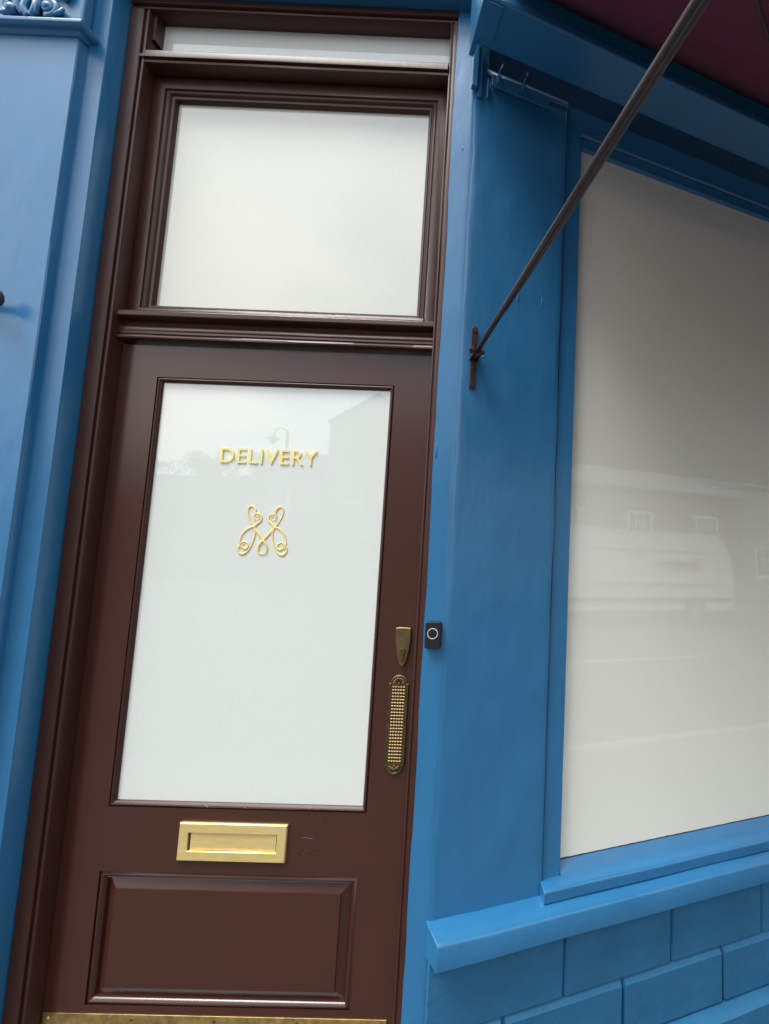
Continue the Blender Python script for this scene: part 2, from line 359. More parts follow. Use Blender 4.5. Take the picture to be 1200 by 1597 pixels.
# block courses
def block(mb, a0, a1, z0, z1, b, ct=.006, cb=.004, cs=.005, db=.0):
    vs = []; nA, nZ = 14, 8
    vs = []; fs = []
    def P(a, z):
        e = 0
        if a <= a0+1e-9 or a >= a1-1e-9 or z <= z0+1e-9 or z >= z1-1e-9: return (a, db, z)
        return (a, b + .0016*nz3(a*9, z*9, b*50), z)
    As = [a0, a0+cs] + [a0+cs+(a1-a0-2*cs)*i/nA for i in range(1, nA)] + [a1-cs, a1]
    Zs = [z0, z0+cb] + [z0+cb+(z1-z0-cb-ct)*i/nZ for i in range(1, nZ)] + [z1-ct, z1]
    for z in Zs:
        for a in As: vs.append(P(a, z))
    m = len(As)
    fs = [(j*m+i, j*m+i+1, (j+1)*m+i+1, (j+1)*m+i) for j in range(len(Zs)-1) for i in range(m-1)]
    mb.add(vs, fs)
st = MB(fW)
xs = [-.0035, .368, .721, 1.075, 1.428, 1.781, 2.134, 2.487, 2.9]
for i in range(len(xs)-1): block(st, xs[i]+(.001 if i else 0), xs[i+1]-.001, .3255, .512, .018, cs=.005 if i else .004, db=.0105)
xs2 = [-.0035, .198, .554, .910, 1.264, 1.617, 1.97, 2.32, 2.9]
for i in range(len(xs2)-1): block(st, xs2[i]+(.001 if i else 0), xs2[i+1]-.001, .173, .3235, .026, ct=.013, cs=.006, db=.0105)
st.obj('stall_riser', 'blue_stone', wall, smooth='auto')
bk = MB(fW); bk.box(.0, 2.9, -.05, .0095, .0, .58); bk.obj('riser_backing', 'blue_stone', wall)
pl = MB(fW); pl.extr([(-.02, 0), (.062, 0), (.060, .150), (.052, .158), (.012, .1735), (-.02, .1735)], -.010, 2.9, n=60, wav=wavy(.0022, 7)); pl.obj('plinth', 'blue_stone', wall, smooth='auto')
# thick ledge
def ledge():
    mb = MB(); prof = [(-.02, .506), (.060, .506), (.061, .560), (.0585, .566), (.052, .571), (.0, .590), (-.02, .593)]
    vs = []; fs = []; n = 90; m = len(prof)
    for k in range(n+1):
        a = 2.9*k/n
        for i, (b, z) in enumerate(prof):
            aa = a
            if k == 0: aa = -.011 + .019*max(0, min(1, b/.06))
            p = fW(aa, b + .0012*nz3(a*5, i*.3, 2), z + .0016*nz3(a*4.2, i*.2, 9)); vs.append(tuple(p))
    for k in range(n):
        for i in range(m): fs.append((k*m+i, k*m+(i+1) % m, (k+1)*m+(i+1) % m, (k+1)*m+i))
    fs.append(tuple(range(m))); fs.append(tuple(range(n*m, n*m+m))); mb.add(vs, fs); return mb
ledge().obj('ledge', 'blue', wall, smooth='auto', bevel=.0015)
up = MB(fW); up.box(-.02, 2.9, -.30, -.17, 2.90, 6.0); up.box(-.02, 2.9, -.165, .05, 3.42, 6.0); up.obj('unseen_upper_wall', 'render', wall)  # upper storey out of view, put in to block light from above

# ================================================================== SHOP WINDOW
win = thing('shop_window', 'large ivory frosted window in a blue frame under the burgundy awning', 'window', tuple(fW(.33, 0, .6)))
wf = MB(fW)
for (a0, a1) in ((.3055, .3605),):
    wf.extr([(a0, -.05), (a0, -.0125), (a0+.0015, -.0105), (a1-.0025, -.0095), (a1, -.012), (a1, -.034), (a1, -.05)], .62, 2.903, axis='z', n=60,
            wav=lambda c, i: (.0009*nz3(c*5, i*.5, 3), .0009*nz3(c*4, 2, i*.4)))
wf.box(2.36, 2.415, -.05, -.009, .62, 2.903)
wf.extr([(-.05, 2.902), (-.010, 2.902), (-.010, 2.890), (-.015, 2.886), (-.013, 2.878), (-.010, 2.872), (-.014, 2.848), (-.034, 2.846), (-.05, 2.846)], .361, 2.359, n=40, wav=wavy(.0006, 5))
wf.obj('window_frame', 'blue', win, smooth='auto')
br_ = MB(fW)
br_.extr([(-.05, .612), (.001, .612), (.001, .619), (-.003, .626), (-.009, .628), (-.011, .632), (-.026, .656), (-.05, .656)], .361, 2.359, n=60, wav=wavy(.0009, 8))
br_.obj('bottom_rail', 'blue', win, smooth='auto')
sl_ = MB(fW)
sl_.extr([(-.04, .586), (.030, .583), (.031, .611), (.027, .6165), (-.001, .6245), (-.04, .626)], .297, 2.42, n=70, wav=wavy(.0012, 6))
sl_.obj('window_sill', 'blue', win, smooth='auto', bevel=.0018)
gp = MB(fW); gp.box(.3602, 2.361, -.040, -.030, .650, 2.852); gp.obj('glass_pane', 'film_window', win)
ms = MB(fW); n_ = 120
for i in range(n_):                                           # ragged mastic line along the bottom of the glass
    a = .362+1.99*i/n_; hh = .0018+.0022*abs(nz3(a*31, 2, 5))
    ms.box(a, a+1.99/n_, -.0299, -.0285, .654, .6562+hh)
for i in range(40):
    z = .66+2.18*i/40; ms.box(.3601, .3612+.0006*abs(nz3(z*9, 1, 1)), -.0299, -.0289, z, z+2.18/40)
ms.obj('glazing_seal', 'mastic', win)

# ================================================================== FASCIA
fas = thing('fascia', 'dark blue boxed fascia above the frosted shop window, below the awning', 'fascia', tuple(fW(0, .15, 2.93)))
fb = MB(fW)
fb.extr([(.098, 2.944), (.100, 2.930), (.226, 2.930), (.230, 2.934), (.231, 2.952), (.226, 2.956), (.226, 3.45), (.085, 3.45), (.085, 2.944)], -.020, 2.9, n=1)
fb.obj('fascia_box', 'blue', fas, bevel=.002)
fe = MB(fW)
fe.box(-.0215, .020, .120, .222, 2.9255, 2.9297)                 # end batten under the box
fe.box(-.034, -.0205, .060, .232, 2.925, 3.40)                   # end cheek
fe.obj('end_cap', 'blue', fas, bevel=.0015)
ft = MB(fW)
ft.box(-.012, .004, .004, .022, 2.88, 3.04); ft.box(.008, .019, .004, .014, 2.862, 3.02); ft.box(.036, .040, .004, .012, 2.868, 2.93)
ft.box(.050, .235, .0035, .0085, 2.915, 2.955)
ft.obj('batten', 'blue', fas, bevel=.0015)
for (a, z, hh) in ((.072, 2.962, .030), (.150, 2.965, .036)):
    hk = thing('hook', 'small blue painted hook under the fascia, ' + ('left one, bent and flat' if a < .1 else 'right one, curled at the top'), 'hook', tuple(fW(a, .012, z)), 'paint covered hooks below the fascia')
    b = MB(fW); b.box(a-.007, a+.007, .0086, .012, z-.034, z-.008); b.obj('hook_plate', 'blue', hk, bevel=.001)
    b = MB(fW); b.tube(smooth_path([(a, .012, z-.02), (a-.004, .022, z-.012), (a+.002, .030, z+.004), (a+.006, .026, z+.018), (a+.003, .016, z+hh-.008)], 5), .0019, 8); b.obj('hook_bar', 'blue', hk, smooth=True)

dh = thing('door_canopy', 'dark blue boxed soffit right above the brown door frame', 'canopy', (-.8, -.1, 3.15))
b = MB(fD); b.box(-1.2945, -.262, .03, .085, 3.1465, 3.42); b.obj('soffit', 'blue', dh, bevel=.002)
b = MB(fD); b.box(-1.2945, -.262, .086, .10, 3.160, 3.42); b.obj('front_board', 'blue', dh, bevel=.002)
b = MB(fD); b.box(-3.2, -.27, -.20, .028, 3.152, 6.0); o_ = b.obj('unseen_upper_wall', 'render', dh)  # unseen wall above the door, added for its light blocking

# ================================================================== LEFT PILASTER
pil = thing('pilaster', 'pale lit blue pilaster with carved capital at the left edge', 'pilaster', (-1.47, -.13, 0))
pb = MB(fD)
def pw(c, i): return (.0011*nz3(c*2.4, i*.6, 4), .0009*nz3(c*2.1, i*.4, 11))
pb.extr([(-1.2945, .0), (-1.2945, .096), (-1.2965, .1), (-1.325, .1015), (-1.334, .1035), (-1.3405, .106), (-1.344, .1055), (-1.3455, .112), (-1.3455, .1275), (-1.348, .1305), (-1.62, .1305), (-1.62, .10), (-1.68, .10), (-1.68, .0)],
        0, 3.42, axis='z', n=120, wav=pw)
pb.obj('shaft', 'blue', pil, smooth='auto')
cm = MB(fD)
def wrap(prof, X0, b0, z0):                                    # moulding that wraps round the right-hand corner of the shaft
    vs = []; m = len(prof); path = [(-1.70, 1, 0), ('c', 1, 1), ('e', 0, 1)]
    for kd, _, _ in path:
        for o, z in prof:
            if kd == 'c': vs.append((X0+o, b0+o, z0+z))
            elif kd == 'e': vs.append((X0+o, .094, z0+z))
            else: vs.append((kd, b0+o, z0+z))
    fs = []
    for kk in range(2):
        for i in range(m): fs.append((kk*m+i, kk*m+(i+1) % m, (kk+1)*m+(i+1) % m, (kk+1)*m+i))
    fs += [tuple(range(m)), tuple(range(2*m, 3*m))]; return vs, fs
cm.add(*wrap([(-.004, -.012), (.006, -.010), (.012, -.002), (.024, .0), (.030, .006), (.030, .016), (.024, .021), (.016, .023), (-.004, .026)], -1.3455, .1300, 2.916))
cm.obj('necking_moulding', 'blue', pil, bevel=.002, smooth='auto')
cb = MB(fD); cb.box(-1.66, -1.3325, .12, .142, 2.941, 3.34); cb.obj('capital_block', 'blue', pil, bevel=.006)
cv = MB(fD)
random.seed(3)
def leaf(path, r0, r1, b=.148):
    P = smooth_path([(x, b+.006*math.sin(i*1.3), z) for i, (x, z) in enumerate(path)], 5); m = len(P)
    cv.tube(P, [r0+(r1-r0)*i/(m-1) for i in range(m)], 10)
def scroll(cx_, cz_, R0, turns, a0, r0, sgn=1, b=.150):
    P = []
    for q in range(int(18*turns)+1):
        t = q/(18*turns); an = rad(a0) + sgn*2*math.pi*turns*t; R_ = R0*(1-.75*t)
        P.append((cx_+R_*math.cos(an), b+.006*t, cz_+R_*math.sin(an)))
    m = len(P); cv.tube(P, [r0*(1-.35*q/m) for q in range(m)], 10)
for s_ in (1, -1):
    X = lambda d: -1.465 + s_*d
    scroll(X(.052), 2.969, .024, 1.4, 250, .0095, s_)
    scroll(X(-.052+.0), 3.035, .022, 1.2, 90, .009, s_)
    leaf([(X(.004), 2.944), (X(.016), 2.962), (X(.012), 2.990), (X(-.006), 3.02), (X(.0), 3.06)], .011, .007)
    leaf([(X(.018), 2.946), (X(.028), 2.970), (X(.024), 3.00), (X(.034), 3.04)], .006, .010, .153)
    leaf([(X(.052), 2.949), (X(.078), 2.952), (X(.088), 2.97)], .008, .004)
    leaf([(X(.082), 3.00), (X(.100), 3.03), (X(.085), 3.06)], .010, .005)
cv.tube([(-1.415, .140, 2.969), (-1.413, .160, 2.969), (-1.412, .166, 2.969)], [.016, .013, .004], 16)
cv.tube([(-1.517, .140, 2.962), (-1.515, .158, 2.962), (-1.514, .164, 2.962)], [.018, .015, .005], 16)
cv.obj('carved_foliage', 'blue', pil, smooth=True)
lw = MB(fD); lw.box(-3.2, -1.69, -.2, .02, 0, 3.42); lw.obj('side_wall', 'blue_stone', pil)

kn = thing('wall_fitting', 'small dark bronze fitting on the blue pilaster, cut off by the left photo edge', 'wall fitting', tuple(fD(-1.47, .13, 2.13)))
b = MB(fD); b.tube([(-1.520, .130, 2.125), (-1.520, .139, 2.125)], [.046, .044], 28); b.obj('backplate', 'blue', kn, bevel=.002)
b = MB(fD); b.tube([(-1.520, .139, 2.125), (-1.490, .150, 2.125), (-1.45, .160, 2.124), (-1.430, .165, 2.123)], [.012, .011, .011, .011], 14); b.tube([(-1.432, .165, 2.143), (-1.427, .166, 2.139), (-1.424, .166, 2.130), (-1.423, .166, 2.121), (-1.424, .166, 2.112), (-1.429, .165, 2.106)], [.006, .0115, .0135, .0135, .0115, .006], 16); b.obj('knob', 'iron', kn, smooth=True)

# ================================================================== DOOR FRAME with transom window
fr = thing('door_frame', 'chocolate brown door frame with moulded transom and two frosted lights above the door', 'door frame', (-.79, 0, 0))
fw_ = lambda amp: (lambda c, i: (amp*nz3(c*4, i*.45, 3), amp*nz3(c*5, i*.3, 8)))
j = MB(fD)
j.extr([(-1.2942, -.05), (-1.2942, .040), (-1.2915, .0445), (-1.258, .0455), (-1.2535, .043), (-1.252, .036), (-1.2485, .0355), (-1.2465, .041), (-1.2425, .0445), (-1.2385, .043), (-1.2362, .038), (-1.2362, -.05)], 0, 3.104, axis='z', n=110, wav=fw_(.0009))
j.obj('jamb', 'brown', fr, smooth='auto')
j = MB(fD)
j.extr([(-.3405, -.05), (-.3405, .0375), (-.3385, .0425), (-.3345, .044), (-.3325, .0410), (-.3305, .0405), (-.3285, .0445), (-.3215, .0462), (-.3165, .0450), (-.3165, -.05)], 0, 3.104, axis='z', n=110, wav=fw_(.0008))
j.obj('jamb', 'brown', fr, smooth='auto')
j = MB(fD)
j.extr([(-.05, 3.1045), (.036, 3.1045), (.043, 3.107), (.0445, 3.111), (.0415, 3.1155), (.0355, 3.118), (.036, 3.121), (.0455, 3.124), (.0455, 3.143), (.040, 3.1455), (-.05, 3.1455)], -1.2942, -.3165, n=50, wav=fw_(.0006))
j.obj('head', 'brown', fr, smooth='auto')
j = MB(fD)   # glazing bar below the top light
j.extr([(-.05, 2.930), (.038, 2.930), (.0435, 2.932), (.0445, 2.937), (.041, 2.9415), (.0375, 2.9425), (.039, 2.9455), (.0475, 2.9475), (.0478, 2.952), (.0450, 2.9695), (.041, 2.9725), (.010, 2.978), (-.004, 3.0215), (-.05, 3.022)], -1.2362+.0, -.3405, n=50, wav=fw_(.0009))
j.extr([(.040, 2.943), (.0478, 2.946), (.0478, 2.953), (.036, 2.969), (.020, 2.969), (.020, 2.943)], -1.2515, -1.2363, n=4, wav=fw_(.0012))
j.obj('glazing_bar', 'brown', fr, smooth='auto')
j = MB(fD)   # transom over the door
j.extr([(-.05, 2.0915), (-.001, 2.0915), (.020, 2.0915), (.0262, 2.0930), (.0272, 2.0975), (.0245, 2.1025), (.0205, 2.1040), (.0205, 2.1065), (.0238, 2.1085), (.0235, 2.1135), (.019, 2.1165), (.0205, 2.1195), (.0205, 2.1225), (.017, 2.131), (.011, 2.1365), (.0075, 2.140), (.0105, 2.1445), (.0080, 2.1515), (.020, 2.1535), (.0310, 2.1550), (.0335, 2.1580), (.0335, 2.1690), (.029, 2.1735), (.010, 2.1785), (-.001, 2.183), (-.05, 2.183)],
        -1.2358, -.3409, n=90, wav=fw_(.0011))
j.obj('transom', 'brown', fr, smooth='auto')
tp = MB(fD); tp.box(-1.2361, -.3406, -.016, -.006, 3.0, 3.112); tp.obj('top_light_pane', 'film', fr)
tp = MB(fD); tp.box(-1.2361, -1.227, -.0058, .028, 3.0218, 3.1044); tp.obj('side_stop', 'brown', fr)
fan = MB(fD)
fan.ring(-1.2358, -.3409, 2.146, 2.926, [(0, -.04), (0, .001), (.002, .0025), (.030, .002), (.0345, .0), (.0365, -.0055), (.0385, -.0062), (.041, -.0035), (.046, -.0030), (.0485, -.0055), (.0505, -.010), (.0525, -.0102), (.055, -.0080), (.0600, -.0088), (.0625, -.012), (.0645, -.0255), (.0645, -.04)])
fan.obj('transom_sash', 'brown', fr, smooth='auto')
# its glass
tg = MB(fD); tg.box(-1.20, -.37, -.034, -.024, 2.18, 2.875); tg.obj('transom_pane', 'film_warm', fr)
# lower rail bead of the sash, just above the transom nosing
j = MB(fD); j.extr([(-.03, 2.1832), (.006, 2.1805), (.0095, 2.1840), (.008, 2.188), (.004, 2.190), (.001, 2.1955), (-.006, 2.1985), (-.022, 2.2105), (-.03, 2.2105)], -1.1985, -.3785, n=50, wav=fw_(.0009)); j.obj('bottom_bead', 'brown', fr, smooth='auto')

# ================================================================== DOOR
door = thing('door', 'chocolate brown panelled door with frosted glass reading DELIVERY and brass letter plate', 'door', (-1.235, 0, .13))
XL, XR = -1.2345, -.3415
lf = MB(fD)
gx0, gx1, gz0, gz1 = -1.1275, -.4505, .8230, 1.9905          # glass opening in the leaf
px0, px1, pz0, pz1 = -1.1315, -.4615, .3425, .6625           # panel opening
def cells(xs, zs, holes):
    for i in range(len(xs)-1):
        for k_ in range(len(zs)-1):
            cx_, cz_ = (xs[i]+xs[i+1])/2, (zs[k_]+zs[k_+1])/2
            if any(h_[0] < cx_ < h_[1] and h_[2] < cz_ < h_[3] for h_ in holes): continue
            lf.add([(xs[i], 0, zs[k_]), (xs[i+1], 0, zs[k_]), (xs[i+1], 0, zs[k_+1]), (xs[i], 0, zs[k_+1])], [(0, 1, 2, 3)])
H = [(gx0, gx1, gz0, gz1), (px0, px1, pz0, pz1)]
cells([XL, px0, gx0, px1, gx1, XR], [.13, pz0, pz1, gz0, gz1, 2.0835], H)
lf.ring(XL, XR, .13, 2.0835, [(0, 0), (0, -.044)])
for x0, x1, z0, z1 in H: lf.ring(x0, x1, z0, z1, [(0, 0), (0, -.030)])
lf.obj('door_leaf', 'brown_door', door, weld=True)
gb = MB(fD)
gb.ring(gx0+.0004, gx1-.0004, gz0+.0004, gz1-.0004, [(0, -.008), (.0008, -.0040), (.0022, -.0030), (.0035, .0004), (.0055, .0016), (.0078, .0004), (.0088, -.0022), (.0100, -.0030), (.0122, -.0052), (.0134, -.0100), (.0134, -.03)])
gb.obj('glazing_bead', 'brown', door, smooth='auto')
gl = MB(fD); gl.box(gx0+.002, gx1-.002, -.026, -.0105, gz0+.002, gz1-.002); gl.obj('glass_pane', 'film', door)
sp = MB(fD)
for x, z in ((-.873, .8315), (-.868, .8292), (-.770, .8290), (-.60, .8322)): sp.cyl((x, .0002, z), (0, 1, 0), .0009, .0018, 8)
sp.obj('paint_fleck', 'white_paint', door)
pp = MB(fD)
pp.ring(px0+.0004, px1-.0004, pz0+.0004, pz1-.0004, [(0, -.010), (.0015, -.0042), (.0030, -.0036), (.0055, -.0005), (.0085, .0004), (.0115, -.0012), (.0140, -.0055), (.0158, -.0070), (.0172, -.0062), (.0182, -.0115), (.0182, -.03)])
pp.obj('panel_moulding', 'brown_door', door, smooth='auto')
pn = MB(fD)
pn.ring(px0+.017, px1-.017, pz0+.017, pz1-.017, [(0, -.0160), (.0255, -.0052), (.0262, -.0022)], cap=True)
pn.obj('raised_panel', 'brown_door', door)
kp = MB(fD); kp.box(-1.2310, -.3650, .0, .0022, .136, .3245); kpo = kp.obj('kick_plate', 'brass_worn', door, bevel=.0007)
for i in range(5):
    x = -1.2166 + .2085*i - (.006 if i == 4 else 0)
    s_ = MB(fD); s_.tube([(x, .0022, .3130), (x, .0034, .3130), (x, .0038, .3130)], [.0036, .0032, .001], 12); s_.obj('screw', 'bronze' if i else 'brass', kpo, smooth=False)
# letter plate
lp = MB(fD)
lp.ring(-.9325, -.6535, .6970, .7905, [(0, 0), (0, .0062), (.0018, .0080), (.0232, .0080), (.0240, .0070), (.0240, .0)])
lpo = lp.obj('letter_plate', 'brass', door)
b = MB(fD); vs = []
for i in range(13):
    x = -.9030 + (.9030-.6805)*i/12
    for k_ in range(7):
        z = .7225 + (.7655-.7225)*k_/6
        vs.append((x, .0036 - .0012*math.cos((i/12-.5)*2.6) + .0006*math.sin(k_/6*math.pi), z))
b.add(vs, [(i*7+k_, i*7+k_+1, (i+1)*7+k_+1, (i+1)*7+k_) for i in range(12) for k_ in range(6)])
b.box(-.786, -.6805, .0005, .0046, .7212, .7222)
b.obj('flap', 'brass', lpo, smooth=True)
b = MB(fD); b.add([(-.9085, .0005, .721), (-.677, .0005, .721), (-.677, .0005, .7665), (-.9085, .0005, .7665)], [(0, 1, 2, 3)]); b.obj('slot_shadow', 'dark_hole', lpo)  # dark sheet paints the shadow in the gap around the flap
# lock cover
pts = [(-.4010, 1.3085), (-.3905, 1.3100), (-.3715, 1.3100), (-.3610, 1.3085)] + smooth_path([(-.3606, 1.300), (-.3602, 1.275), (-.3622, 1.250), (-.3665, 1.228), (-.3730, 1.211), (-.3795, 1.2055), (-.3865, 1.211), (-.3935, 1.228), (-.3985, 1.250), (-.4015, 1.275), (-.4016, 1.300)], 3)
b = MB(fD); b.poly(pts, .0, .0085, bev=.0022); lk = b.obj('lock_cover', 'bronze', door, smooth='auto')
b = MB(fD); b.tube([(-.3810, .0084, 1.2455), (-.3810, .0125, 1.2455)], [.0085, .0080], 20); b.poly([(-.3855, 1.2435), (-.3765, 1.2435), (-.3768, 1.2235), (-.3810, 1.2200), (-.3852, 1.2235)], .0084, .0118, bev=.0008); b.obj('lock_cylinder', 'bronze', lk, bevel=.0006)
b = MB(fD); b.poly([(-.3822, 1.2500), (-.3798, 1.2500), (-.3798, 1.2420), (-.3822, 1.2420)], .0124, .0128); b.tube([(-.3810, .0124, 1.2490), (-.3810, .0129, 1.2490)], .0026, 12); b.obj('keyhole', 'dark_hole', lk)
# finger plate: waffle field between two fan shaped ends
cxp = -.3850
def plate_outline(g_=0):
    o_ = [(cxp-.0262+g_, .9455+g_), (cxp-.0262+g_, 1.1600-g_), (cxp-.0225+g_, 1.1600-g_)]
    o_ += [(cxp+x, 1.1600-g_+z) for x, z in arc(0, 0, .0225-g_, 180, 0, 14)][1:-1]
    o_ += [(cxp+.0225-g_, 1.1600-g_), (cxp+.0262-g_, 1.1600-g_), (cxp+.0262-g_, .9455+g_), (cxp+.0225-g_, .9455+g_)]
    o_ += [(cxp+x, .9455+g_+z) for x, z in arc(0, 0, .0225-g_, 0, -180, 14)][1:-1] + [(cxp-.0225+g_, .9455+g_)]
    return o_
b = MB(fD); L = [(0, 0.0), (0, .0042), (.0010, .0054), (.0026, .0054), (.0036, .0036)]
vs = []; outs = [plate_outline(g_) for g_, _ in L]; m = len(outs[0])
for (g_, bb), ol in zip(L, outs): vs += [(x, bb, z) for x, z in ol]
b.add(vs, [(k_*m+i, k_*m+(i+1) % m, (k_+1)*m+(i+1) % m, (k_+1)*m+i) for k_ in range(len(L)-1) for i in range(m)] + [tuple(range((len(L)-1)*m, len(L)*m))])
b.ring(cxp-.0206, cxp+.0206, .9500, 1.1560, [(0, .0036), (.0004, .0052), (.0016, .0052), (.0020, .0037)])
fpo = b.obj('finger_plate', 'bronze', door)
b = MB(fD); nx_, nz_ = 5, 24; wx, wz = .0355/nx_, .2010/nz_
for i in range(nx_):
    for k_ in range(nz_):
        x = cxp-.01775+wx*(i+.5); z = .9525+wz*(k_+.5); hx, hz = wx*.44, wz*.40
        b.add([(x-hx, .0037, z-hz), (x+hx, .0037, z-hz), (x+hx, .0037, z+hz), (x-hx, .0037, z+hz),
               (x-hx*.62, .0054, z-hz*.5), (x+hx*.62, .0054, z-hz*.5), (x+hx*.62, .0054, z+hz*.45), (x-hx*.62, .0054, z+hz*.45)],
              [(0, 1, 5, 4), (1, 2, 6, 5), (2, 3, 7, 6), (3, 0, 4, 7), (4, 5, 6, 7)])
b.obj('waffle_grip', 'bronze', fpo)
b = MB(fD)
for zc, s_ in ((1.1590, 1), (.9470, -1)):
    for q in range(9):
        t = rad(12 + 156*q/8); dx, dz = math.cos(t), s_*math.sin(t)
        b.tube([(cxp+dx*.004, .0040, zc+dz*.004), (cxp+dx*.011, .0048, zc+dz*.011), (cxp+dx*.0168, .0046, zc+dz*.0168)], [.0006, .0014, .0021], 8)
    b.tube([(cxp, .0036, zc+s_*.001), (cxp, .0066, zc+s_*.001)], [.0042, .0024], 14)
b.obj('fan_ornament', 'bronze', fpo, smooth=True)

def text_mesh(s, size, ext, offs=0.0, shear=0.0, space=1.0):
    c = bpy.data.curves.new('text', 'FONT'); c.body = s; c.size = size; c.extrude = ext; c.offset = offs; c.space_character = space; c.shear = shear; c.resolution_u = 6
    o = bpy.data.objects.new('text', c); COL.objects.link(o); dg = bpy.context.evaluated_depsgraph_get(); dg.update()
    me = bpy.data.meshes.new_from_object(o.evaluated_get(dg)); bpy.data.objects.remove(o); bpy.data.curves.remove(c); return me
def place_text(name, me, f, a0, a1, z0, z1, b, m, parent, mirror=False):
    xs_ = [v.co.x for v in me.vertices]; ys_ = [v.co.y for v in me.vertices]
    x0, x1, y0, y1 = min(xs_), max(xs_), min(ys_), max(ys_)
    for v in me.vertices:
        t = (v.co.x-x0)/(x1-x0); a = a1-(a1-a0)*t if mirror else a0+(a1-a0)*t
        v.co = f(a, b+v.co.z, z0+(v.co.y-y0)/(y1-y0)*(z1-z0))
    me.materials.clear(); me.materials.append(M[m]); me.name = name
    o = bpy.data.objects.new(name, me); COL.objects.link(o)
    if parent: o.parent = parent; o.matrix_parent_inverse = parent_inv(parent)
    return o
tm = text_mesh('DELIVERY', .05, .0007, offs=.0001, space=1.06)
place_text('lettering', tm, fD, -.9320, -.6585, 1.7505, 1.7930, -.0084, 'gold', door)['label'] = 'gold capital lettering DELIVERY on the glass'
P1 = [(-0.7915, 1.5345), (-0.8049, 1.5509), (-0.8201, 1.5714), (-0.8321, 1.589), (-0.8398, 1.6083), (-0.8397, 1.6234), (-0.8313, 1.6297), (-0.8217, 1.6219), (-0.8185, 1.6099), (-0.8085, 1.6085), (-0.801, 1.6006), (-0.8029, 1.5885), (-0.8128, 1.58), (-0.8186, 1.5714), (-0.8158, 1.5565), (-0.8179, 1.537), (-0.8253, 1.5144), (-0.8344, 1.5008), (-0.8456, 1.4944), (-0.8559, 1.5), (-0.8591, 1.5118), (-0.8528, 1.5239), (-0.8429, 1.5293), (-0.8336, 1.5246), (-0.8319, 1.5157), (-0.8382, 1.5095), (-0.8464, 1.5122), (-0.8489, 1.5196), (-0.8438, 1.5227)]
P2 = [(-0.8173, 1.573), (-0.8331, 1.5679), (-0.8468, 1.5555), (-0.8542, 1.5388), (-0.8556, 1.5224), (-0.8517, 1.5121)]
P3 = [(-0.8185, 1.6099), (-0.8229, 1.6028), (-0.8206, 1.5939), (-0.8129, 1.5911), (-0.8075, 1.5964), (-0.8102, 1.6033), (-0.8155, 1.6031)]
P4 = [(-0.7915, 1.5345), (-0.8009, 1.5227), (-0.8041, 1.5092), (-0.8008, 1.4989), (-0.7915, 1.4958)]
em = MB(fD); yv = Vector((0, -1, 0))
for q, P in enumerate((P1, P2, P3, P4)):
    for s_ in (1, -1):
        Q = smooth_path([(-.7915+s_*(x+.7915), -.0094+.0004*q+.0002*(s_ > 0), z) for x, z in P], 5); m = len(Q)
        wd = {0: .0026, 1: .0021, 2: .0015, 3: .0025}[q]
        R_ = [wd*(1+.28*math.sin(i*.21+1)) for i in range(m)]
        em.tube(Q, R_, 8, flat=(yv, .28))
em.obj('emblem', 'gold2', door, smooth=True)['label'] = 'gold looped monogram emblem below the lettering'

# scuffs on the door, raised specks of dried dirt
sc = MB(fD)
for x, z in ((-.6025, .7270), (-.5780, .7200), (-.6080, .7180), (-.5705, .8000), (-.500, .378), (-1.042, .377)):
    sc.cyl((x, .0002, z), (0, 1, 0), .0008, .0012, 7)
for P in ([(-.622, -.0001, .7565), (-.607, .0002, .7578), (-.592, .0002, .7560), (-.583, -.0001, .7545)],):
    sc.tube([(x, b_ - (.0026 if z_ < .6 else .0004), z_) for x, b_, z_ in smooth_path(P, 4)], .00045, 6)
sc.obj('dirt_speck', 'kerb', door)

# ================================================================== DOORBELL
bell = thing('doorbell', 'black rounded doorbell with a pale ring on the blue strip beside the door', 'doorbell', tuple(fD(-.288, .045, 1.30)))
b = MB(fD); xc, zc, hw, hh, r_ = -.2890, 1.2990, .0200, .0345, .006
ol = arc(xc+hw-r_, zc+hh-r_, r_, 0, 90, 5)+arc(xc-hw+r_, zc+hh-r_, r_, 90, 180, 5)+arc(xc-hw+r_, zc-hh+r_, r_, 180, 270, 5)+arc(xc+hw-r_, zc-hh+r_, r_, 270, 360, 5)
b.poly(ol, .0455, .0640, bev=.0012); b.obj('bell_case', 'black', bell, bevel=.0012)
b = MB(fD); b.tube([(xc+.0130*math.cos(t*math.pi/18), .0642, zc+.0045+.0130*math.sin(t*math.pi/18)) for t in range(37)], .00105, 8, caps=False); b.obj('light_ring', 'ring', bell, smooth=True)
b = MB(fD); b.tube([(xc, .0640, zc+.0045), (xc, .0648, zc+.0045), (xc, .0650, zc+.0045)], [.0118, .0112, .002], 28); b.obj('push_button', 'black', bell)

# ================================================================== AWNING
aw = thing('awning', 'burgundy fabric awning over the shop window with a long brown iron arm', 'awning', tuple(fW(1.2, .24, 2.99)))
def fab(a, t):
    b0, z0, b1, z1 = .232, 2.998, 1.32, 2.21
    return (a, b0+(b1-b0)*t, z0+(z1-z0)*t - .02*math.sin(math.pi*t))
b = MB(fW); na, nt_ = 24, 12; vs = []
for i in range(na+1):
    for k_ in range(nt_+1): vs.append(fab(.030+2.62*i/na, k_/nt_))
m = nt_+1; b.add(vs, [(i*m+k_, i*m+k_+1, (i+1)*m+k_+1, (i+1)*m+k_) for i in range(na) for k_ in range(nt_)])
ca = b.obj('canopy', 'fabric', aw, smooth=True); s_ = ca.modifiers.new('thickness', 'SOLIDIFY'); s_.thickness = .0012
b = MB(fW); b.tube([(.03, .236, 3.012), (2.65, .236, 3.012)], .014, 16); b.obj('roller', 'iron', aw, smooth='auto')
